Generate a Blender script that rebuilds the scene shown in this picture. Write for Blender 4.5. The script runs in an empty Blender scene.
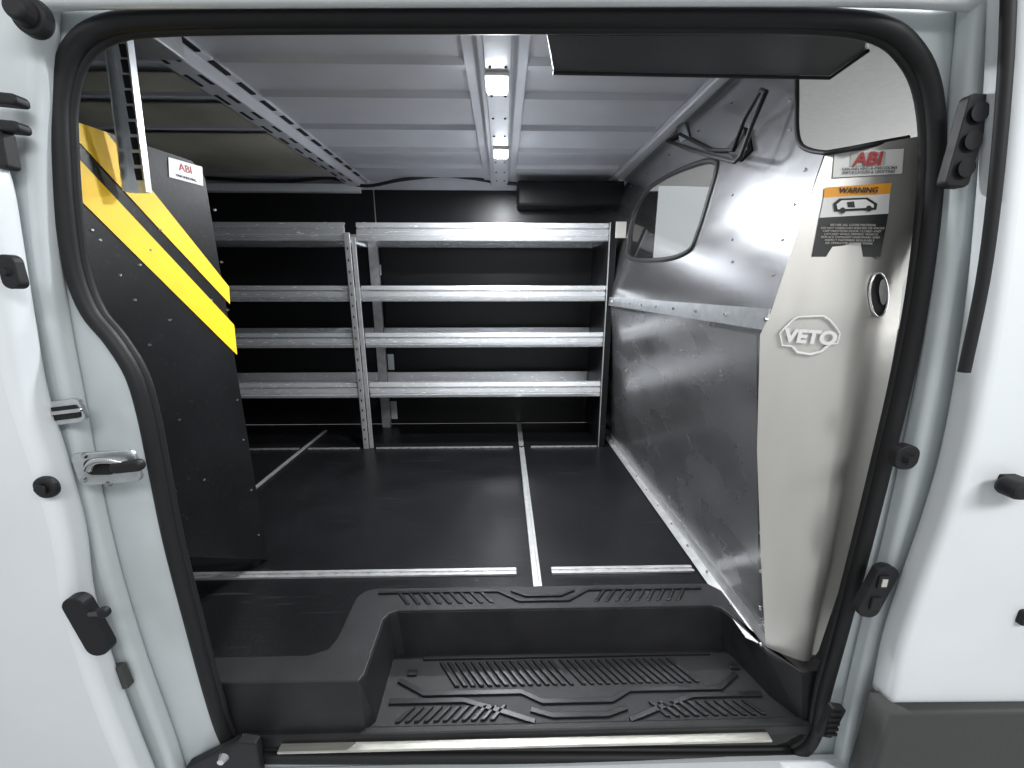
import bpy, bmesh, math, random
from mathutils import Vector, Matrix
from mathutils.bvhtree import BVHTree
random.seed(4)
scene=bpy.context.scene
COL=scene.collection
scene.view_settings.view_transform='Standard'

# ---------------------------------------------------------------- camera
H=0.8625
cd=bpy.data.cameras.new('camera'); cam=bpy.data.objects.new('camera',cd); COL.objects.link(cam)
cd.sensor_width=36; cd.lens=400/1024*36; cd.clip_start=0.02
cam.location=(0,0,H); cam.rotation_euler=(math.radians(76.4),0,math.radians(-1.26))
scene.camera=cam
R=cam.rotation_euler.to_matrix(); O=Vector((0,0,H))
def ray(u,v): return R@Vector(((u-512)/400,(384-v)/400,-1))
def Y(u,v,y): d=ray(u,v); return O+d*(y/d.y)
def Z(u,v,z): d=ray(u,v); return O+d*((z-H)/d.z)
def PL(u,v,p,n): d=ray(u,v); return O+d*((p-O).dot(n)/d.dot(n))

# ---------------------------------------------------------------- materials
def mat(name,col,rough=.5,metal=0,nscale=0,namt=0,stretch=(1,1,1),bump=0,bscale=200,spec=None,coat=0,rvar=0):
    m=bpy.data.materials.new(name); m.use_nodes=True
    nt=m.node_tree; b=nt.nodes['Principled BSDF']
    b.inputs['Roughness'].default_value=rough; b.inputs['Metallic'].default_value=metal
    b.inputs['Base Color'].default_value=(*col,1)
    if spec is not None: b.inputs['Specular IOR Level'].default_value=spec
    if coat: b.inputs['Coat Weight'].default_value=coat; b.inputs['Coat Roughness'].default_value=.08
    tc=nt.nodes.new('ShaderNodeTexCoord')
    if nscale:
        mp=nt.nodes.new('ShaderNodeMapping'); mp.inputs['Scale'].default_value=stretch
        nt.links.new(tc.outputs['Object'],mp.inputs[0])
        n=nt.nodes.new('ShaderNodeTexNoise'); n.inputs['Scale'].default_value=nscale; n.inputs['Detail'].default_value=6
        nt.links.new(mp.outputs[0],n.inputs['Vector'])
        r=nt.nodes.new('ShaderNodeValToRGB')
        r.color_ramp.elements[0].position=.25; r.color_ramp.elements[1].position=.75
        r.color_ramp.elements[0].color=(*[max(0,c*(1-namt)) for c in col],1)
        r.color_ramp.elements[1].color=(*[min(1,c*(1+namt)) for c in col],1)
        nt.links.new(n.outputs[0],r.inputs[0]); nt.links.new(r.outputs[0],b.inputs['Base Color'])
        if rvar:
            mr=nt.nodes.new('ShaderNodeMapRange'); mr.inputs['From Min'].default_value=.3; mr.inputs['From Max'].default_value=.7
            mr.inputs['To Min'].default_value=max(0,rough-rvar); mr.inputs['To Max'].default_value=rough+rvar
            nt.links.new(n.outputs[0],mr.inputs[0]); nt.links.new(mr.outputs[0],b.inputs['Roughness'])
    if bump:
        n2=nt.nodes.new('ShaderNodeTexVoronoi'); n2.inputs['Scale'].default_value=bscale
        nt.links.new(tc.outputs['Object'],n2.inputs['Vector'])
        bp=nt.nodes.new('ShaderNodeBump'); bp.inputs['Strength'].default_value=bump; bp.inputs['Distance'].default_value=.001
        nt.links.new(n2.outputs[0],bp.inputs['Height']); nt.links.new(bp.outputs[0],b.inputs['Normal'])
    return m
def scratches_and_glints(m,amount,scale=3,rot=.6,light=(.5,.5,.5)):
    nt=m.node_tree; b=nt.nodes['Principled BSDF']
    tc=nt.nodes.new('ShaderNodeTexCoord'); tot=None
    for k in range(2):
        mp=nt.nodes.new('ShaderNodeMapping'); mp.inputs['Rotation'].default_value=(rot+k*1.1,rot*.5,rot-k*.9); mp.inputs['Scale'].default_value=(1.5,26,26)
        nt.links.new(tc.outputs['Object'],mp.inputs[0])
        n=nt.nodes.new('ShaderNodeTexNoise'); n.inputs['Scale'].default_value=scale; n.inputs['Detail'].default_value=3
        nt.links.new(mp.outputs[0],n.inputs['Vector'])
        r=nt.nodes.new('ShaderNodeMapRange'); r.inputs['From Min'].default_value=.66; r.inputs['From Max'].default_value=.74; r.inputs['To Max'].default_value=amount
        nt.links.new(n.outputs[0],r.inputs[0])
        if tot is None: tot=r.outputs[0]
        else:
            a=nt.nodes.new('ShaderNodeMath'); a.operation='MAXIMUM'; nt.links.new(tot,a.inputs[0]); nt.links.new(r.outputs[0],a.inputs[1]); tot=a.outputs[0]
    mx=nt.nodes.new('ShaderNodeMix'); mx.data_type='RGBA'
    nt.links.new(tot,mx.inputs[0])
    bc=b.inputs['Base Color']
    if bc.is_linked: nt.links.new(bc.links[0].from_socket,mx.inputs[6])
    else: mx.inputs[6].default_value=bc.default_value
    mx.inputs[7].default_value=(*light,1)
    nt.links.new(mx.outputs[2],bc); return m
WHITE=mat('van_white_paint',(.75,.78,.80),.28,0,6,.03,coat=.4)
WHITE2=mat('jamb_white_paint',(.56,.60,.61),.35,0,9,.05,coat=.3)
ROOF=mat('roof_primer_grey',(.50,.51,.55),.42,.1,8,.05)
ROOFB=mat('roof_bow_grey',(.60,.61,.65),.36,.3,10,.05)
FOIL_REFL=mat('roof_side_foil_reflection',(.42,.40,.33),.35,.15,3,.35)  # golden reflections on the roof-side foil, painted into its blotchy colour
RUB=mat('black_rubber',(.012,.012,.013),.55,spec=.35)
PLAS=mat('black_plastic',(.017,.017,.018),.5,0,9,.35,bump=.25,bscale=600,spec=.35)
PLAS2=mat('black_plastic_rib',(.010,.010,.011),.35,spec=.4)
FLOORM=scratches_and_glints(mat('floor_black_film_ply',(.008,.008,.009),.32,0,5,.25,bump=.25,bscale=160,rvar=.03,spec=.25),.03,3)
WALLM=mat('wall_black_panel',(.008,.008,.009),.33,0,4,.2,bump=.12,bscale=140,rvar=.03,spec=.35)
ENDM=scratches_and_glints(mat('end_panel_black',(.008,.008,.009),.36,0,6,.2,bump=.12,bscale=160,rvar=.03,spec=.28),.03,3)
ALU=mat('bright_aluminium',(.90,.91,.93),.24,.72,20,.05,(1,20,20),rvar=.04)
ALUP=scratches_and_glints(mat('partition_aluminium',(.40,.40,.41),.24,.94,4,.06,(1,1,3),rvar=.03),.15,3,light=(.6,.6,.6))
ALUL=scratches_and_glints(mat('lower_partition_aluminium',(.50,.50,.51),.27,.90,3,.15,(1,1,2),rvar=.07),.35,3,light=(.85,.85,.85))  # pale streaks are reflected lights painted into the base colour
ALUW=mat('wing_aluminium',(.66,.64,.60),.36,.65,4,.05,(3,3,.6),rvar=.04)
GALV=mat('galvanised_steel',(.60,.62,.64),.32,.85,40,.15)
TRACK=mat('track_aluminium',(.60,.60,.60),.38,.7,30,.15)
YEL=mat('yellow_tape',(.88,.55,.01),.5,0,18,.08)
WHT=mat('label_white',(.75,.75,.73),.5)
LGR=mat('label_grey',(.50,.48,.44),.5)
BLK=mat('label_black',(.02,.02,.02),.5)
ORG=mat('label_orange',(.85,.36,.03),.5)
RED=mat('label_red',(.40,.03,.03),.5)
HEAD=mat('cab_headliner',(.50,.50,.49),.9,0,60,.06)
SEATM=mat('seat_fabric',(.12,.12,.13),.9,0,80,.2)
DARK=mat('dark_void',(.004,.004,.004),.8)
CLAD=mat('grey_cladding',(.05,.052,.05),.6,0,0,0,bump=.3,bscale=600)
SILL=mat('sill_scuff_metal',(.50,.49,.44),.38,.7,12,.25,(1,8,1))
STEEL=mat('steel_chrome',(.6,.6,.6),.2,1)
GROUNDM=mat('garage_concrete',(.35,.35,.34),.7,0,3,.15)
g=bpy.data.materials.new('window_glass'); g.use_nodes=True
gb=g.node_tree.nodes['Principled BSDF']; gb.inputs['Base Color'].default_value=(.93,.95,.95,1); gb.inputs['Roughness'].default_value=.02
gb.inputs['Transmission Weight'].default_value=1; gb.inputs['IOR'].default_value=1.1; GLASS=g
e=bpy.data.materials.new('led_lens'); e.use_nodes=True
eb=e.node_tree.nodes['Principled BSDF']; eb.inputs['Emission Color'].default_value=(.92,.96,1,1); eb.inputs['Emission Strength'].default_value=60; LED=e

# ---------------------------------------------------------------- helpers
def empty(name):
    o=bpy.data.objects.new(name,None); COL.objects.link(o); o.empty_display_size=.05; return o
def link(name,me,m,parent=None,smooth=False):
    o=bpy.data.objects.new(name,me); COL.objects.link(o)
    me.materials.clear(); me.materials.append(m)
    if smooth:
        for p in me.polygons: p.use_smooth=True
    if parent: o.parent=parent
    return o
def bevel(o,w,seg=2):
    b=o.modifiers.new('bevel','BEVEL'); b.width=w; b.segments=seg; b.limit_method='ANGLE'; b.angle_limit=math.radians(40); return o
def addbox(bm,lo,hi):
    c=[(lo[i]+hi[i])/2 for i in range(3)]; s=[abs(hi[i]-lo[i]) for i in range(3)]
    bmesh.ops.create_cube(bm,size=1,matrix=Matrix.Translation(c)@Matrix.Diagonal((*s,1)))
def boxes(name,lst,m,parent=None,bv=0):
    bm=bmesh.new()
    for lo,hi in lst: addbox(bm,lo,hi)
    me=bpy.data.meshes.new(name); bm.to_mesh(me); bm.free()
    o=link(name,me,m,parent)
    if bv: bevel(o,bv)
    return o
def box(name,lo,hi,m,parent=None,bv=0): return boxes(name,[(lo,hi)],m,parent,bv)
def prism(name,pts,off,m,parent=None,bv=0):
    off=Vector(off); bm=bmesh.new()
    vs=[bm.verts.new(p) for p in pts]; f=bm.faces.new(vs)
    r=bmesh.ops.extrude_face_region(bm,geom=[f])
    bmesh.ops.translate(bm,vec=off,verts=[x for x in r['geom'] if isinstance(x,bmesh.types.BMVert)])
    bmesh.ops.recalc_face_normals(bm,faces=bm.faces)
    me=bpy.data.meshes.new(name); bm.to_mesh(me); bm.free()
    o=link(name,me,m,parent)
    if bv: bevel(o,bv)
    return o
def mesh(name,vs,fs,m,parent=None,smooth=False,solid=0):
    me=bpy.data.meshes.new(name); me.from_pydata([tuple(v) for v in vs],[],fs)
    o=link(name,me,m,parent,smooth)
    if solid:
        s=o.modifiers.new('solid','SOLIDIFY'); s.thickness=solid; s.offset=0
    return o
def crv2mesh(name,cu,m,parent,mtx=None,smooth=False):
    t=bpy.data.objects.new('tmp',cu); COL.objects.link(t)
    if mtx is not None: t.matrix_world=mtx
    bpy.context.view_layer.update()
    me=bpy.data.meshes.new_from_object(t.evaluated_get(bpy.context.evaluated_depsgraph_get()))
    if mtx is not None: me.transform(mtx)
    bpy.data.objects.remove(t)
    me.name=name
    return link(name,me,m,parent,smooth)
def plate(name,loops,y,th,m,parent=None,bv=0,o=None,e1=Vector((1,0,0)),e2=Vector((0,0,1))):
    if o is None: o=Vector((0,y,0))
    cu=bpy.data.curves.new(name,'CURVE'); cu.dimensions='2D'; cu.fill_mode='BOTH'
    cu.extrude=th/2-bv; cu.bevel_depth=bv; cu.bevel_resolution=4; cu.offset=-bv
    for L in loops:
        s=cu.splines.new('POLY'); s.points.add(len(L)-1)
        for i,p in enumerate(L):
            q=Vector(p)-o; s.points[i].co=(q.dot(e1),q.dot(e2),0,1)
        s.use_cyclic_u=True
    n=e1.cross(e2)
    mt=Matrix((( e1.x,e2.x,n.x,o.x),(e1.y,e2.y,n.y,o.y),(e1.z,e2.z,n.z,o.z),(0,0,0,1)))
    return crv2mesh(name,cu,m,parent,mt)
def smooth_loop(pts,n=6,closed=True):
    out=[];N=len(pts); rng=range(N if closed else N-1)
    for i in rng:
        if closed: p=[pts[(i+k)%N] for k in (-1,0,1,2)]
        else: p=[pts[max(0,i-1)],pts[i],pts[i+1],pts[min(N-1,i+2)]]
        for k in range(n):
            t=k/n
            out.append(tuple(.5*((2*p[1][j])+(-p[0][j]+p[2][j])*t+(2*p[0][j]-5*p[1][j]+4*p[2][j]-p[3][j])*t*t+(-p[0][j]+3*p[1][j]-3*p[2][j]+p[3][j])*t**3) for j in range(len(p[0]))))
    if not closed: out.append(tuple(pts[-1]))
    return out
def tube(name,pts,r,m,parent=None,cyc=False,res=4):
    cu=bpy.data.curves.new(name,'CURVE'); cu.dimensions='3D'; cu.bevel_depth=r; cu.bevel_resolution=res; cu.use_fill_caps=True
    s=cu.splines.new('POLY'); s.points.add(len(pts)-1)
    for i,p in enumerate(pts): s.points[i].co=(*p,1)
    s.use_cyclic_u=cyc
    return crv2mesh(name,cu,m,parent,None,True)
def extrude_x(name,prof,x0,x1,m,parent=None):
    return prism(name,[(x0,y,z) for y,z in prof],(x1-x0,0,0),m,parent)
def bolts(name,pts,n,r,m,parent):
    bm=bmesh.new(); q=Vector((0,0,1)).rotation_difference(Vector(n)).to_matrix().to_4x4()
    for p in pts:
        bmesh.ops.create_cone(bm,cap_ends=True,segments=10,radius1=r,radius2=r*.6,depth=r*.9,matrix=Matrix.Translation(p)@q)
    me=bpy.data.meshes.new(name); bm.to_mesh(me); bm.free(); return link(name,me,m,parent)
def text(name,s,p,ex,ey,size,m,parent,bold=0):
    cu=bpy.data.curves.new(name,'FONT'); cu.body=s; cu.size=size; cu.align_x='CENTER'; cu.align_y='CENTER'; cu.extrude=.0004; cu.offset=bold
    ex=ex.normalized(); ey=(ey-ex*ey.dot(ex)).normalized(); n=ex.cross(ey)
    mt=Matrix(((ex.x,ey.x,n.x,p.x),(ex.y,ey.y,n.y,p.y),(ex.z,ey.z,n.z,p.z),(0,0,0,1)))
    return crv2mesh(name,cu,m,parent,mt)
def roundrect(cx,cz,w,h,r,rot=0,n=5):
    pts=[]
    for (sx,sz,a0) in ((1,1,0),(-1,1,90),(-1,-1,180),(1,-1,270)):
        for k in range(n+1):
            a=math.radians(a0+90*k/n)
            pts.append((sx*(w/2-r)+r*math.cos(a),sz*(h/2-r)+r*math.sin(a)))
    c,s=math.cos(rot),math.sin(rot)
    return [(cx+x*c-z*s,cz+x*s+z*c) for x,z in pts]
def rplate(name,p,w,h,r,th,m,parent,rot=0,bv=.002):
    return prism(name,[(x,p.y-th/2,z) for x,z in roundrect(p.x,p.z,w,h,r,rot)],(0,th,0),m,parent,bv)

YD=.69
box('ground',(-4,-3,-.78),(4,4,-.74),GROUNDM)
# ================================================================ shell
YB=2.48; ZC=1.45; XL=-1.75
prism('floor',[(XL,.76,-.04),(-.37,.76,-.04),(-.37,.985,-.04),(.66,.985,-.04),(.66,YB,-.04),(XL,YB,-.04)],(0,0,.04),FLOORM)
box('ceiling',(XL,.78,ZC),(1.6,YB+.1,ZC+.03),ROOF)
wb=empty('wall_back')
boxes('panels',[((XL,YB,0),(-.735,YB+.03,1.40)),((-.729,YB,0),(.9,YB+.03,1.40))],WALLM,wb,.002)
boxes('panel_seam',[((-.7355,YB+.004,0),(-.7285,YB+.006,1.40))],TRACK,wb)
box('upper_rail',(XL,YB+.005,1.385),(.9,YB+.04,1.45),ROOFB,wb)
box('side_return',(XL,YB-.05,1.380),(-.80,YB+.01,1.42),WHITE,wb,.003)
boxes('access_holes',[((p.x-.02,YB-.004,p.z-w),(p.x+.02,YB+.001,p.z+w)) for p,w in [(Y(378,270,YB),.03),(Y(391,362,YB),.05),(Y(394,410,YB),.06)]],WHITE2,wb,.003)
box('wall_left',(XL-.03,.76,-.04),(XL,YB,ZC),WALLM)
box('wall_right',(1.6,.76,-.5),(1.63,YB,.7),HEAD)
mesh('trim_header',[(XL,.735,1.30),(1.55,.735,1.30),(1.55,.80,1.37),(XL,.80,1.37),(1.55,.93,1.45),(XL,.93,1.45)],[(0,1,2,3),(3,2,4,5)],ROOF,None,False,.01)
rc=empty('roof_corrugation')
for i,y in enumerate((1.245,1.44,1.70,1.95,2.2)):
    for j,(a,b) in enumerate(((-1.7,-.89),(-.74,-.10),(.07,.58))):
        prism('bead_%d_%d'%(i,j),[(a,y-.024,ZC),(a,y-.010,ZC-.014),(a,y+.010,ZC-.014),(a,y+.024,ZC)],(b-a,0,0),ROOF,rc)
def bow(xc,w,par,zd=.045):
    prism('hat_section',[(xc-w/2,.94,ZC),(xc-w/2,.94,ZC-.012),(xc-w*.32,.94,ZC-.014),(xc-w*.26,.94,ZC-zd),(xc+w*.26,.94,ZC-zd),(xc+w*.32,.94,ZC-.014),(xc+w/2,.94,ZC-.012),(xc+w/2,.94,ZC)],(0,YB-.94,0),ROOFB,par,.003)
b1=empty('roof_bow'); bow(-.815,.125,b1)
boxes('slots',[((-.836,1.0+i*.115,ZC-.047),(-.826,1.06+i*.115,ZC-.0445)) for i in range(12)]+
      [((-.768,1.0+i*.115,ZC-.0155),(-.753,1.07+i*.115,ZC-.011)) for i in range(12)]+
      [((-.800,1.0+i*.115,ZC-.0465),(-.788,1.05+i*.115,ZC-.0445)) for i in range(12)],DARK,b1)
b2=empty('roof_bow'); bow(-.015,.17,b2,.03)
b3=empty('roof_bow'); bow(.62,.05,b3,.02)
box('led_channel',(-.045,.95,ZC-.042),(.025,2.42,ZC-.028),ROOFB,b2,.003)
bolts('rivets',[Vector((-.01+s*.02,1.02+i*.16,ZC-.043)) for i in range(9) for s in (-1,1)],(0,0,-1),.005,DARK,b2)
rf=empty('roof_side_lining')
boxes('sheets',[((-1.7,1.0,ZC-.016),(-.9,1.19,ZC-.012)),((-1.7,1.29,ZC-.016),(-.9,1.40,ZC-.012)),((-1.7,1.48,ZC-.016),(-.9,1.66,ZC-.012)),((-1.7,1.74,ZC-.016),(-.9,2.3,ZC-.012))],FOIL_REFL,rf,.002)
for k,(u,v,s) in enumerate(((497,84,1),(501,153,1))):
    p=Z(u,v,ZC-.05)
    L=empty('ceiling_led_light')
    box('housing',(p.x-.032,p.y-.05,ZC-.052),(p.x+.032,p.y+.05,ZC-.042),WHT,L,.003)
    boxes('lens',[((p.x-.026,p.y-.038,ZC-.060),(p.x+.026,p.y+.038,ZC-.052))],LED,L,.001)
    ld=bpy.data.lights.new('led','AREA'); ld.size=.06; ld.energy=17; ld.color=(.93,.97,1); ld.spread=math.radians(179)
    lo=bpy.data.objects.new('led_lamp',ld); COL.objects.link(lo); lo.location=(p.x,p.y,ZC-.062); lo.parent=L
cb=smooth_loop([tuple(Y(u,v,YB-.06)) for u,v in ((205,178),(240,180),(290,181),(330,178),(365,186),(400,180),(440,176),(470,178),(495,182),(518,184))],5,False)
tube('wiring_cable',cb,.009,RUB)
a=Y(517,168,2.40); b=Y(632,208,2.40)
box('upper_storage_box',(a.x,2.33,b.z),(.66,YB-.001,1.42),ENDM,None,.012)
# ================================================================ shelving unit
sh=empty('cargo_shelving_unit')
YS=2.08
def shelf(zb,zt,x0,x1,i):
    h=zt-zb; y=YS
    pr=[(y+.008,zb),(y,zb+h*.06),(y-.003,zb+h*.22),(y+.010,zb+h*.25),(y+.010,zb+h*.31),(y,zb+h*.34),(y+.003,zb+h*.62),(y+.014,zb+h*.65),(y+.014,zb+h*.72),(y,zb+h*.75),(y+.006,zt),
        (y+.03,zt),(y+.03,zt-.004),(y+.018,zt-.006),(y+.018,zb+.012),(YS+.345,zb+.012),(YS+.345,zb+.07),(YS+.349,zb+.07),(YS+.349,zb)]
    extrude_x('shelf_tray_%d'%i,pr,x0,x1,ALU,sh)
lev=[(1.084,1.168),(.792,.870),(.556,.632),(.284,.368)]
k=0
for zb,zt in lev:
    shelf(zb,zt,-1.70,-.772,k); k+=1
    shelf(zb,zt,-.712,.522,k); k+=1
boxes('centre_upright',[((-.770,YS-.012,0),(-.742,YS-.004,1.12)),((-.770,YS-.012,0),(-.766,YS+.03,1.12)),((-.738,YS-.004,0),(-.718,YS+.004,1.10)),((-.766,YS+.33,0),(-.718,YS+.36,1.12))],TRACK,sh,.0015)
boxes('upright_slots',[((-.759,YS-.0135,.05+i*.055),(-.753,YS-.0115,.062+i*.055)) for i in range(19)],DARK,sh)
boxes('end_upright',[((.524,YS-.01,0),(.560,YS-.004,1.17)),((.524,YS-.01,0),(.528,YS+.36,1.17))],ENDM,sh,.0015)
boxes('end_upright_edge',[((.523,YS-.013,0),(.528,YS-.010,1.17))],TRACK,sh)
p=Y(614,232,YS-.01)
box('label_tag',(.548,YS-.03,p.z-.03),(.60,YS-.026,p.z+.045),LGR,sh,.002)
# ================================================================ floor tracks
def track(lo,hi,axis):
    T=empty('cargo_floor_track')
    x0,y0=lo;x1,y1=hi
    if axis=='x':
        boxes('rails',[((x0,y0,0),(x1,y0+.010,.008)),((x0,y1-.010,0),(x1,y1,.008)),((x0,y0,0),(x1,y1,.003))],TRACK,T,.001)
        n=int((x1-x0)/.05)
        boxes('holes',[((x0+.025+i*.05,y0+.012,.0025),(x0+.035+i*.05,y1-.012,.0036)) for i in range(n)],DARK,T)
    else:
        boxes('rails',[((x0,y0,0),(x0+.009,y1,.008)),((x1-.009,y0,0),(x1,y1,.008)),((x0,y0,0),(x1,y1,.003))],TRACK,T,.001)
track((-1.15,1.057),(.037,1.085),'x'); track((.146,1.057),(.59,1.085),'x')
track((.085,1.0),(.111,2.06),'y'); track((.085,2.09),(.111,2.46),'y'); track((-1.103,1.60),(-1.087,2.35),'y')
track((-.70,2.065),(.05,2.073),'x'); track((.15,2.065),(.515,2.073),'x'); track((-1.6,2.065),(-1.12,2.073),'x'); track((-1.07,2.065),(-.79,2.073),'x')
# ================================================================ left end panel (near-side shelving)
ep=empty('shelf_end_panel')
A=Z(268,560,0)
d=ray(75,122)
zt=H+(Y(205,165,A.y).z-H); t=(zt-H)/d.z; Bp=O+d*t
e1=Vector((Bp.x-A.x,Bp.y-A.y,0)).normalized(); n=Vector((0,0,1)).cross(e1)
if n.x<0: n=-n
far=Vector((A.x,A.y,0.001)); near=far+e1*.345
def EP(u,v): return PL(u,v,far+n*.0012,n)
q=EP(190,557); sq=(q-far).dot(e1); zq=q.z
znear=zq+(.345-sq)*(zq/sq)*.9
L=[far,Vector((far.x,far.y,zt-.03)),far+e1*.03+Vector((0,0,zt)),near+Vector((0,0,zt)),near+Vector((0,0,znear)),far+e1*sq+Vector((0,0,zq))]
prism('panel',L,-n*.02,ENDM,ep)
lim=.340
def clip(pts):
    out=[((p-far).dot(e1),p) for p in pts]; res=[]
    for i in range(len(out)):
        s0,p0=out[i]; s1,p1=out[(i+1)%len(out)]
        if s0<=lim: res.append(p0)
        if (s0<=lim)!=(s1<=lim): res.append(p0.lerp(p1,(lim-s0)/(s1-s0)))
    return res
prism('stripe_upper',clip([EP(u,v) for u,v in ((50,114),(78,122.5),(106,132),(150,188),(229,287),(229.8,304),(150,219),(78,141),(50,119))]),n*.0008,YEL,ep)
prism('stripe_lower',clip([EP(u,v) for u,v in ((50,130),(78,158),(234,325),(237,355),(78,198),(50,172))]),n*.0008,YEL,ep)
prism('label',[EP(u,v) for u,v in ((168,157),(202,167),(203,186),(169,177))],n*.0008,WHT,ep)
text('label_text','ABI',EP(185,169)+n*.0015,-e1,Vector((0,0,1)),.024,RED,ep)
text('label_small','VAN SHELVING',EP(186,178)+n*.0015,-e1,Vector((0,0,1)),.008,BLK,ep)
bolts('screws',[EP(u,v) for u,v in ((150,250),(215,210),(222,262),(228,310),(135,300),(170,320),(150,345),(238,400),(244,440),(252,490),(259,535),(205,480),(180,420),(212,300),(140,265),(160,230),(100,240),(92,230),(120,275))],n,.0042,STEEL,ep)
boxes('near_shelves',[((-1.7,.80,z),(far.x-.12,A.y-.02,z+.02)) for z in (.3,.7,1.05)],PLAS,ep)
boxes('foot',[((far.x-.03,far.y-.03,0),(far.x-.015,far.y-.005,.3))],RUB,ep)
# strut
st=empty('roof_support_strut')
def S(u,v): return Y(u,v,.93)
ys=.93
prism('strut_face',[S(111,30),S(131,30),S(151,193),S(131,193)],(0,.003,0),GALV,st)
prism('strut_flange_a',[S(111,30),S(131,193),S(131,193)+Vector((0,-.02,0)),S(111,30)+Vector((0,-.02,0))],(.003,0,0),GALV,st)
prism('strut_flange_b',[S(131,30),S(151,193),S(151,193)+Vector((0,-.012,0)),S(131,30)+Vector((0,-.012,0))],(-.003,0,0),GALV,st)
sl=[]
for i in range(9):
    f=.12+i*.095; c=S(121+f*20,30+f*163); sl.append(((c.x-.006,ys-.002,c.z-.013),(c.x+.006,ys+.0002,c.z+.009)))
boxes('strut_slots',sl,DARK,st)
c=S(120,32); box('strut_mount',(c.x-.05,ys-.005,c.z-.0),(c.x+.05,ys+.10,ZC-.001),GALV,st,.003)
# ================================================================ bulkhead partition
bh=empty('bulkhead_partition')
YF=.785
FB=Y(766,655,YF); FR=Y(771,315,YF); BB=Vector((.625,2.46,0.002)); BR=Vector((.552,2.46,.80))
FB.z=0.008
mesh('lower_panel',[FB,FR,BR,BB],[(0,1,2,3)],ALUL,bh,False,.003)
eY=(BR-FR).normalized(); sl_=Vector((.19,0,1)); nu=eY.cross(sl_).normalized()
if nu.x>0: nu=-nu
eU=nu.cross(eY).normalized()
if eU.z<0: eU=-eU
def UP(u,v): return PL(u,v,FR,nu)
def upt(y,z):
    x=FR.x-((y-FR.y)*nu.y+(z-FR.z)*nu.z)/nu.x; return Vector((x,y,z))
WN=smooth_loop([tuple(UP(u,v)) for u,v in ((630,258),(629,240),(634,215),(646,192),(668,176),(700,163),(716,162),(717,172),(709,200),(699,232),(688,252),(660,260))],5)
loop=[FR,UP(825,153),UP(812,151),UP(802,147),UP(797,138),UP(797,75),upt(1.02,1.38),upt(1.10,1.445),upt(2.46,1.445),BR]
plate('upper_panel',[loop,WN],0,.003,ALUP,bh,0,FR,eY,eU)
tube('window_gasket',WN,.009,RUB,bh,True)
plate('window_pane',[WN],0,.003,GLASS,bh,0,FR+nu*-.004,eY,eU)
tr=smooth_loop([tuple(UP(u,v)) for u,v in ((797,72),(797,100),(797,130),(801,145),(812,151),(826,153))],4,False)
tr+= [tuple(Y(u,v,.76)) for u,v in ((850,149),(880,143),(908,138))]
tube('edge_trim',tr,.0045,RUB,bh)
mesh('ridge_strip',[FR+Vector((-.004,0,.012)),FR+Vector((-.006,0,-.03)),BR+Vector((-.006,0,-.03)),BR+Vector((-.004,0,.012))],[(0,1,2,3)],GALV,bh,False,.003)
mesh('bottom_angle',[FB+Vector((-.004,0,.035)),FB+Vector((-.008,0,.003)),FB+Vector((-.035,0.03,-.003)),BB+Vector((-.004,0,.035)),BB+Vector((-.008,0,.003)),BB+Vector((-.035,0,.003))],[(0,1,4,3),(1,2,5,4)],TRACK,bh,False,.002)
mesh('front_edge_strip',[FR+Vector((-.003,.035,-.02)),FR+Vector((-.004,-.001,-.02)),FB+Vector((-.004,-.001,.03)),FB+Vector((-.003,.035,.03))],[(0,1,2,3)],ALUP,bh,False,.003)
bp=[]
for i in range(14): bp.append(FB.lerp(BB,i/13)+Vector((-.02,0,.008)))
for i in range(12): bp.append(FR.lerp(BR,i/11)+Vector((-.010,0,-.008)))
for i in range(7): bp.append(FR.lerp(FB,.1+i*.13)+Vector((-.008,.02,0)))
bolts('panel_rivets',bp,(-1,0,.2),.005,STEEL,bh)
bp=[upt(y,1.36) for y in (1.25,1.45,1.7,1.95,2.2)]+[UP(790,100),UP(790,130),UP(806,170),UP(795,205),UP(783,240),UP(774,275),UP(733,195),UP(733,240),UP(733,262)]
bolts('upper_rivets',[p+nu*.003 for p in bp],nu,.004,STEEL,bh)
rows=[((826,153),(926,135)),((801,222),(932,208)),((771,312),(921,288)),((760,335),(916,328)),((757,450),(896,440)),((761,560),(866,560)),((766,656),(830,664))]
cols=[0,.12,.25,.38,.5,.6,.7,.8,.9,1]
V=[];F=[]
for i,(l,r) in enumerate(rows):
    a=Y(*l,YF-.002); b=Y(*r,.738)
    for c in cols:
        p=a.lerp(b,c)
        if i>=2: p.y+= -.018*math.sin(math.pi*min(1,c/.5)*.5)*(1-(max(0,c-.5)/.5))+ (.035*max(0,c-.6)/.4)
        V.append(p)
nc=len(cols)
for i in range(len(rows)-1):
    for j in range(nc-1): F.append((i*nc+j,i*nc+j+1,(i+1)*nc+j+1,(i+1)*nc+j))
wing=mesh('wing_panel',V,F,ALUW,bh,True,0)
bvh=BVHTree.FromPolygons([tuple(v) for v in V],F)
def W(u,v,off=.0025):
    loc,nn,_,_=bvh.ray_cast(O,ray(u,v).normalized())
    if loc is None: return Y(u,v,.745)
    if nn.y>0: nn=-nn
    return loc+nn*off
def wq(name,pts,m,off=.0025): return mesh(name,[W(u,v,off) for u,v in pts],[tuple(range(len(pts)))],m,bh)
EX=W(880,160)-W(850,161)
UPV=Vector((0,0,1))
wq('maker_label',((834,153),(903,149),(901,174),(832,178)),WHT)
wq('maker_label_field',((850,154),(885,152),(884,165),(849,167)),LGR,.003)
text('maker_label_text','ABI',W(867,160,.005),EX,UPV,.028,RED,bh,.0008)
text('maker_label_small','VAN SHELVING & PARTITIONS\nINSTALLATION & UPFITTING',W(867,171,.005),EX,UPV,.006,BLK,bh)
wq('warning_label_head',((824,188),(891,183),(889,194),(823,198)),ORG)
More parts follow.
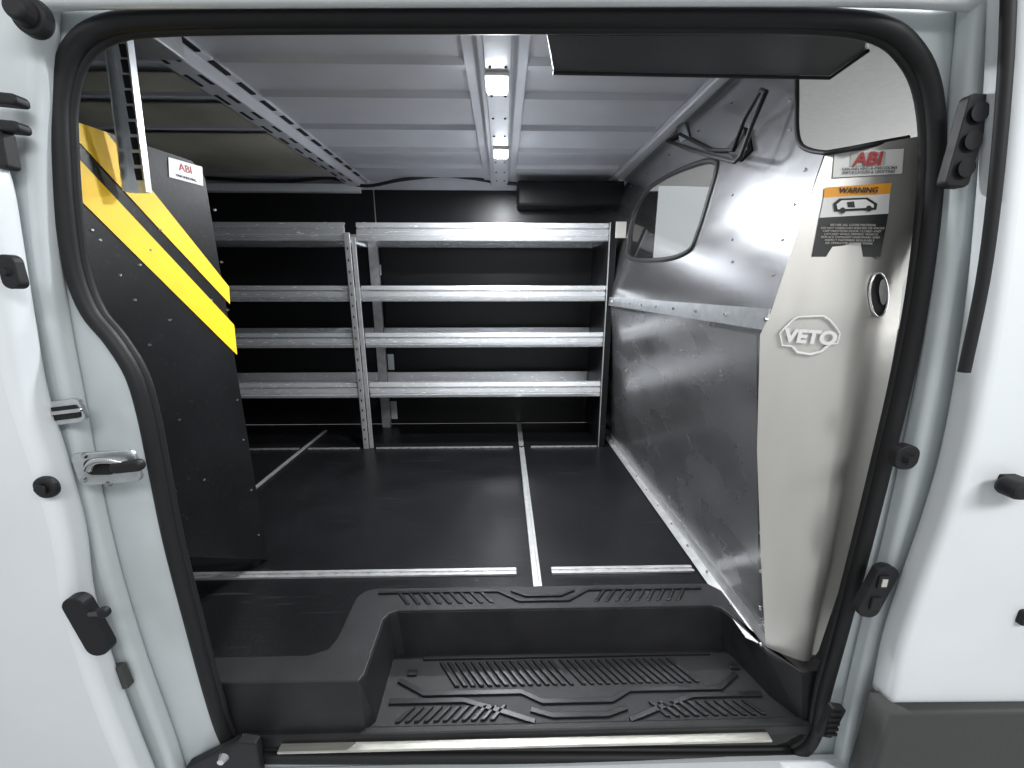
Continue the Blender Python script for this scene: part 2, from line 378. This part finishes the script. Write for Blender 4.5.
text('warning_head','WARNING',W(857,191,.005),EX,UPV,.012,BLK,bh,.0003)
wq('warning_label_picture',((823,198),(889,194),(887,214),(819,218)),WHT)
wq('warning_label_body',((819,218),(887,214),(879,257),(811,257)),BLK)
text('warning_text','SECURE ALL LOOSE MATERIAL\nDO NOT OVERLOAD SHELVES OR RACKS\nKEEP PARTITION DOOR CLOSED AND\nLATCHED WHILE DRIVING VEHICLE\nREPLACE DAMAGED HARDWARE AND\nINSPECT FASTENERS REGULARLY\nSEE OPERATOR INSTRUCTIONS',W(849,235,.005),EX,UPV,.0052,LGR,bh)
wq('picture_van',((832,204),(838,199),(866,198),(876,204),(875,210),(833,212)),BLK,.004)
wq('picture_van_inner',((835,205),(840,201),(864,200),(872,205),(872,208),(836,210)),WHT,.0055)
wq('picture_wheels_a',[(841+3*math.cos(a*.628),211-3*math.sin(a*.628)) for a in range(10)],BLK,.006)
wq('picture_wheels_b',[(867+3*math.cos(a*.628),209-3*math.sin(a*.628)) for a in range(10)],BLK,.006)
wq('picture_boxes',((845,203),(852,202),(853,208),(846,208)),BLK,.0065)
text('sticker_text','VETO',W(809,337,.006),EX,UPV,.034,WHT,bh,.0016)
def rim(name,px,r=.0016):
    tube(name,[tuple(W(u,v,.005)) for u,v in px],r,WHT,bh)
rim('sticker_roof',((784,328),(792,320),(797,317),(822,316),(828,320),(834,327)),.0022)
rim('sticker_side_a',((784,328),(779,333),(781,345),(791,346)),.002)
rim('sticker_side_b',((834,327),(838,333),(836,343),(828,344)),.002)
rim('sticker_bottom',((791,346),(796,352),(809,354),(820,351),(828,344)),.0028)
hole=[(877+9*math.cos(a),295-22*math.sin(a)) for a in [i*math.pi/10 for i in range(20)]]
wq('hand_hole',hole,DARK,.003)
tube('hand_hole_rim',[tuple(W(u,v,.003)) for u,v in hole],.0018,ALU,bh,True)
wq('hand_hole_view',[(881+4*math.cos(a),292-13*math.sin(a)) for a in [i*math.pi/8 for i in range(16)]],HEAD,.004)
# hook
hk=empty('ladder_hook')
hp=[PL(u,v,FR+nu*o,nu) for u,v,o in ((667,141,.01),(690,150,.03),(715,157,.05),(735,162,.06),(741,156,.06),(752,125,.06),(766,92,.055),(761,90,.05),(745,118,.03),(733,150,.02),(710,150,.01),(680,134,.008),(667,141,.01))]
tube('loop',[tuple(p) for p in hp],.005,RUB,hk)
prism('hook_plate',[PL(u,v,FR+nu*.004,nu) for u,v in ((677,126),(686,122),(690,138),(681,142))],nu*.004,GALV,hk)
prism('hook_base',[PL(u,v,FR+nu*.004,nu) for u,v in ((730,150),(748,128),(752,150),(740,162))],nu*.012,RUB,hk)
# overhead panel
oh=empty('overhead_visor_panel')
zz=1.235
prism('panel',[Z(u,v,zz) for u,v in ((546,34),(553,72),(830,77),(868,50),(870,34))],(0,0,.03),PLAS,oh,.004)
tube('hem',[tuple(Z(u,v,zz)) for u,v in ((553,73),(830,78),(868,51))],.003,RUB,oh)
# ================================================================ cab
cb_=empty('cab_headliner')
mesh('liner',[(.70,.76,1.26),(.72,.95,1.38),(.72,2.4,1.42),(1.6,2.4,1.40),(1.6,.95,1.36),(1.6,.76,1.24)],[(0,1,4,5),(1,2,3,4)],HEAD,cb_,False,.01)
tube('grab_handle',smooth_loop([tuple(p) for p in ((1.0,1.0,1.35),(1.0,1.04,1.30),(1.12,1.05,1.29),(1.24,1.04,1.30),(1.24,1.0,1.35))],4,False),.012,HEAD,cb_)
seat=empty('passenger_seat')
def soft(name,lo,hi,m,par,b=.05):
    o=box(name,lo,hi,m,par); bevel(o,b,5)
    for p in o.data.polygons: p.use_smooth=True
    return o
soft('backrest',(.82,.98,.0),(.98,1.45,.90),SEATM,seat); soft('headrest',(.85,1.08,.93),(.96,1.35,1.17),HEAD,seat,.04)
soft('cushion',(.85,.98,-.12),(1.35,1.45,.06),SEATM,seat); boxes('posts',[((.90,1.15,.88),(.91,1.16,.95)),((.90,1.27,.88),(.91,1.28,.95))],STEEL,seat)
box('seat_pedestal',(.88,1.02,-.5),(1.3,1.4,-.1),PLAS,seat)
# ================================================================ entry step
es=empty('entry_step')
zt_=-.115
top_outer=[(-.80,.72),(-.80,.785),(-.47,.785),(-.43,.80),(-.42,.83),(-.42,.965),(-.405,.990),(-.38,1.0),(.60,1.0),(.628,.97),(.63,.80),(.74,.80),(.74,.715),
 (.675,.715),(.632,.77),(.605,.88),(.59,.905),(.57,.915),(-.29,.915),(-.31,.905),(-.32,.885),(-.318,.735),(-.325,.715)]
prism('cover_top',[(x,y,.0015) for x,y in top_outer],(0,0,.010),PLAS,es,.004)
wall=[(-.80,.72),(-.325,.72),(-.318,.735),(-.32,.885),(-.31,.905),(-.29,.915),(.57,.915),(.59,.905),(.605,.88),(.632,.77),(.675,.715),(.74,.715)]
bot=[(-.80,.705),(-.318,.705),(-.300,.725),(-.302,.878),(-.295,.893),(-.275,.902),(.585,.902),(.605,.893),(.622,.87),(.652,.765),(.69,.705),(.74,.705)]
V=[(x,y,.006) for x,y in wall]+[(x,y,zt_-.005) for x,y in bot]; nW=len(wall)
mesh('riser',V,[(i,i+1,nW+i+1,nW+i) for i in range(nW-1)],PLAS,es,False,.004)
prism('tread',[(-.32,.70,zt_-.02),(.72,.70,zt_-.02),(.70,.91,zt_-.02),(-.32,.91,zt_-.02)],(0,0,.02),PLAS,es)
box('nose',(-.80,.692,zt_-.030),(.74,.712,zt_+.004),PLAS,es,.005)
def ribs(name,x0,x1,y0,y1,z,n,slant,w=.012,par=es,h=.006):
    lst=bmesh.new()
    for i in range(n):
        x=x0+(x1-x0)*(i+.5)/n
        vs=[lst.verts.new(p) for p in ((x-w/2,y0,z),(x+w/2,y0,z),(x+w/2+slant,y1,z),(x-w/2+slant,y1,z))]
        f=lst.faces.new(vs); r=bmesh.ops.extrude_face_region(lst,geom=[f])
        bmesh.ops.translate(lst,vec=(0,0,h),verts=[q for q in r['geom'] if isinstance(q,bmesh.types.BMVert)])
    bmesh.ops.recalc_face_normals(lst,faces=lst.faces)
    me=bpy.data.meshes.new(name); lst.to_mesh(me); lst.free(); return bevel(link(name,me,PLAS2,par),.0015,1)
def chev(name,pts,w=.012,z=zt_):
    n_=len(pts); top=[];bt=[]
    for i,(x,y) in enumerate(pts):
        a=Vector(pts[max(0,i-1)]); b=Vector(pts[min(n_-1,i+1)]); t=(b-a).normalized(); q=Vector((-t.y,t.x))*w/2
        top.append((x+q.x,y+q.y,z)); bt.append((x-q.x,y-q.y,z))
    prism(name,top+bt[::-1],(0,0,.006),PLAS2,es,.001)
ribs('tread_ribs_left',-.13,.18,.800,.868,zt_,15,-.05)
ribs('tread_ribs_right',.19,.50,.800,.868,zt_,15,-.05)
ribs('tread_ribs_front_left',-.26,-.02,.718,.752,zt_,11,.03)
ribs('tread_ribs_front_right',.37,.62,.718,.752,zt_,11,-.03)
ribs('top_ribs_left',-.28,-.02,.935,.978,.0115,9,-.035,.012,h=.004)
ribs('top_ribs_right',.24,.50,.935,.978,.0115,9,.035,.012,h=.004)
chev('top_band_a',[(-.36,.978),(-.02,.978),(.04,.94),(.18,.94),(.24,.978),(.57,.978)],.008,.0115)
chev('top_band_b',[(.02,.978),(.06,.958),(.16,.958),(.20,.978)],.008,.0115)
chev('tread_band_a',[(-.28,.765),(-.10,.765),(.0,.735),(.07,.712)]); chev('tread_band_b',[(.63,.765),(.46,.765),(.36,.735),(.29,.712)])
chev('tread_band_c',[(-.27,.82),(-.20,.783),(.04,.783),(.09,.758),(.26,.758),(.31,.783),(.54,.783),(.60,.82)])
chev('tread_band_d',[(.06,.74),(.11,.725),(.24,.725),(.29,.74)])
chev('tread_band_e',[(-.22,.882),(.56,.882)])
boxes('tread_bosses',[((x-.012,y-.008,zt_),(x+.012,y+.008,zt_+.006)) for x in (-.24,.605) for y in (.84,)],PLAS2,es,.002)

# ================================================================ van side body
vb=empty('van_side_body')
gpx=[(60,140),(60,95),(72,52),(102,27),(160,19),(300,17),(500,17),(700,17),(830,19),(885,28),(913,50),(930,85),(936,140),(932,210),(920,300),(903,385),(884,465),(864,545),(843,625),(824,695),(815,735),(798,753),(760,757),(500,757),(270,757),(238,753),(224,733),(210,690),(190,615),(171,540),(157,470),(146,415),(134,375),(114,342),(90,312),(74,270),(65,210)]
gl=smooth_loop([tuple(Y(u,v,YD)) for u,v in gpx],5)
def off(pts,d,dy=0):
    cx=.0; cz=.5; out=[]
    n=len(pts)
    for i in range(n):
        p=Vector(pts[i]); t=Vector(pts[(i+1)%n])-Vector(pts[i-1]); nn=Vector((-t.z,0,t.x)).normalized()
        if nn.dot(Vector((cx,p.y,cz))-p)<0: nn=-nn
        q=p+nn*d; q.y+=dy; out.append(tuple(q))
    return out
tube('door_opening_gasket',gl,.0125,RUB,vb,True,5)
tube('gasket_lip',off(gl,.009,.010),.007,RUB,vb,True,4)
A_=off(gl,.004,.004); B_=off(gl,-.050,.055); nG=len(gl)
mesh('opening_return',A_+B_,[(i,(i+1)%nG,nG+(i+1)%nG,nG+i) for i in range(nG)],RUB,vb,True,.003)
X0,X1,Z0,Z1=-1.8,1.75,-.55,1.60
hl=off(gl,-.003)
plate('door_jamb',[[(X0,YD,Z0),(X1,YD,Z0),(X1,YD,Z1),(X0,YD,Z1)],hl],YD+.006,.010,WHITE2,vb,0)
def side(name,edge,y,th,m,left,bv,zt=Z1,zb=Z0):
    e=smooth_loop([tuple(Y(u,v,y)) for u,v in edge],5,False)
    X=X0 if left else X1
    return plate(name,[e+[(X,y,e[-1][2]),(X,y,e[0][2])]],y+th/2,th,m,vb,bv)
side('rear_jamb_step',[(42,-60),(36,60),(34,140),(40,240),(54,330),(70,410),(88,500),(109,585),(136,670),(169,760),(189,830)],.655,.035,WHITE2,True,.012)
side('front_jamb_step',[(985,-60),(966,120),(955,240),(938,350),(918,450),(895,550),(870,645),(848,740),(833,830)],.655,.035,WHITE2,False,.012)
hr=[Y(u,v,.665) for u,v in ((30,3),(110,-2),(500,-4),(860,-4),(1000,3))]
tube('roof_drip_rail',smooth_loop([tuple(p) for p in hr],6,False),.012,WHITE,vb)
box('sill_scuff_plate',(-.50,.671,-.132),(.60,.690,-.126),SILL,vb,.002)
box('sill_outer',(X0,.56,-.42),(X1,.69,-.185),WHITE,vb,.02)
# sliding door (left)
sd=empty('sliding_door')
e=smooth_loop([tuple(Y(u,v,.60)) for u,v in ((-40,120),(-18,175),(-4,250),(10,330),(24,400),(48,475),(66,540),(76,610),(97,680),(124,750),(158,830))],5,False)
plate('outer_skin',[e+[(X0,.6,e[-1][2]),(X0,.6,e[0][2])]],.62,.05,WHITE,sd,.018)
# front passenger door
fd=empty('front_passenger_door')
e=smooth_loop([tuple(Y(u,v,.60)) for u,v in ((1022,-60),(1016,60),(1006,180),(994,290),(979,385),(962,465),(942,530),(920,590),(900,650),(888,704))],5,False)
plate('outer_skin',[e+[(X1,.6,e[-1][2]-.02),(X1,.6,e[0][2])]],.62,.05,WHITE,fd,.016)
tube('door_seal',smooth_loop([tuple(Y(u,v,.592)) for u,v in ((1010,-60),(1006,60),(996,180),(983,280),(964,372))],5,False),.0075,RUB,fd)
e=[tuple(Y(u,v,.595)) for u,v in ((880,704),(872,735),(856,790),(840,860))]
plate('lower_cladding',[e+[(X1,.595,e[-1][2]),(X1,.595,e[0][2]-.015)]],.60,.05,CLAD,fd,.010)
hp_=Y(1026,488,.565)
rplate('door_handle',hp_,.075,.030,.014,.03,RUB,fd,0,.006)
box('handle_stem',(hp_.x-.01,.57,hp_.z-.010),(hp_.x+.02,.60,hp_.z+.010),RUB,fd,.003)
rplate('side_trim',Y(1024,617,.592),.02,.03,.006,.012,RUB,fd)
def fit(name,u,v,y,w,h,r,m,rot=0,th=.014):
    p=Y(u,v,y); E=empty(name); rplate('plate',p,w,h,r,th,m,E,math.radians(rot)); return E,p
E,p=fit('upper_door_guide',964,143,.640,.036,.122,.008,RUB,-3,.016)
for dz in (.036,0,-.036):
    bm=bmesh.new(); bmesh.ops.create_cone(bm,cap_ends=True,segments=20,radius1=.010,radius2=.013,depth=.006,matrix=Matrix.Translation((p.x,p.y-.010,p.z+dz))@Matrix.Rotation(math.pi/2,4,'X'))
    me=bpy.data.meshes.new('hole'); bm.to_mesh(me); bm.free(); link('recess',me,PLAS2,E)
E,p=fit('door_buffer',903,456,.642,.042,.045,.018,RUB,0,.018)
bolts('screw',[p+Vector((0,-.012,0))],(0,-1,0),.012,PLAS2,E)
E,p=fit('door_contact_plate',875,590,.642,.044,.115,.018,RUB,-14,.016)
boxes('contacts',[((p.x-.009,p.y-.012,p.z+.012),(p.x+.011,p.y-.008,p.z+.040)),((p.x-.013,p.y-.012,p.z-.035),(p.x+.007,p.y-.008,p.z-.008))],PLAS2,E,.002)
boxes('label',[((p.x-.004,p.y-.0135,p.z+.018),(p.x+.006,p.y-.012,p.z+.034))],LGR,E)
E,p=fit('jamb_vent',830,720,.642,.032,.080,.006,RUB,-12,.014)
boxes('slats',[((p.x-.012,p.y-.011,p.z-.03+i*.014),(p.x+.012,p.y-.007,p.z-.024+i*.014)) for i in range(5)],PLAS2,E)
p=Y(32,17,.635)
E=empty('rubber_bumper')
bm=bmesh.new()
for r1,r2,dp,dy in ((.024,.022,.014,0),(.017,.013,.018,-.014)):
    bmesh.ops.create_cone(bm,cap_ends=True,segments=28,radius1=r1,radius2=r2,depth=dp,matrix=Matrix.Translation((p.x,p.y+dy,p.z))@Matrix.Rotation(math.pi/2,4,'X'))
me=bpy.data.meshes.new('b'); bm.to_mesh(me); bm.free(); bevel(link('bumper_body',me,RUB,E),.003)
p=Y(47,487,.59)
E=empty('panel_plug'); rplate('cap',p,.034,.036,.016,.012,RUB,E,0,.004); rplate('inner',p+Vector((0,-.008,0)),.018,.018,.009,.006,PLAS2,E,0,.001)
E=empty('door_hinge_bracket')
for k,(u,v,w,h) in enumerate(((4,100,.05,.014),(6,127,.05,.014),(2,150,.025,.05))):
    rplate('arm_%d'%k,Y(u,v,.63),w,h,.006,.02,RUB,E,math.radians(-5),.003)
E,p=fit('door_latch_striker',108,467,.638,.105,.058,.012,GALV,4,.008)
q=Y(100,467,.632); rplate('striker_recess',q,.05,.028,.012,.005,DARK,E)
tube('striker_loop',smooth_loop([tuple(Y(u,v,.62)) for u,v in ((88,470),(93,462),(108,460),(125,463),(140,465))],4,False),.006,STEEL,E)
rplate('hook',Y(128,466,.62),.050,.020,.009,.015,RUB,E,.1,.004)
bolts('bolts',[Y(84,456,.633),Y(84,480,.633),Y(108,484,.633)],(0,-1,0),.006,STEEL,E)
E,p=fit('check_strap_recess',63,412,.640,.070,.040,.008,GALV,8,.010)
rplate('slot',Y(63,413,.634),.055,.022,.006,.004,DARK,E,.12,.001); rplate('bar',Y(63,412,.631),.06,.006,.003,.004,STEEL,E,.12,.001)
E,p=fit('lower_door_lock',90,624,.592,.040,.120,.018,RUB,12,.018)
q=Y(104,612,.565); tube('pin',[tuple(Y(92,613,.58)),tuple(q)],.006,PLAS2,E); rplate('pin_head',q,.018,.018,.008,.010,RUB,E,0,.003)
E,p=fit('jamb_stop',120,676,.640,.030,.052,.005,CLAD,8,.014)
bolts('jamb_stop_screw',[p+Vector((0,-.008,0))],(0,-1,0),.005,STEEL,E)
E,p=fit('grommet',13,272,.592,.024,.046,.010,RUB,0,.014)
bolts('grommet_core',[p+Vector((0,-.008,0))],(0,-1,0),.007,PLAS2,E)
E=empty('lower_roller_bracket')
prism('bracket',[Y(u,v,.655) for u,v in ((185,768),(238,742),(256,744),(262,790),(190,800))],(0,.02,0),RUB,E,.004)
bolts('roller',[Y(222,760,.65)],(0,-1,0),.012,STEEL,E)
# ================================================================ lights
w=bpy.data.worlds.new('world'); scene.world=w; w.use_nodes=True
w.node_tree.nodes['Background'].inputs[0].default_value=(.93,.97,1,1); w.node_tree.nodes['Background'].inputs[1].default_value=.58
def area(name,loc,tgt,sx,sy,en,col=(1,1,1)):
    ld=bpy.data.lights.new(name,'AREA'); ld.shape='RECTANGLE'; ld.size=sx; ld.size_y=sy; ld.energy=en; ld.color=col
    o=bpy.data.objects.new(name,ld); COL.objects.link(o); o.location=loc
    o.rotation_euler=(Vector(tgt)-Vector(loc)).to_track_quat('-Z','Y').to_euler(); return o
area('garage_ceiling_light',(1.3,-1.3,2.3),(.6,.7,.5),2.0,.5,60,(.99,.995,1))
area('garage_ceiling_light',(-1.6,-1.5,2.4),(0,.7,.5),1.2,.5,12,(.98,.99,1))
area('cab_fill_light',(2.6,1.6,1.1),(.6,1.5,1.0),1.2,1.0,60)  # unseen lamp added to brighten the cab behind the partition window
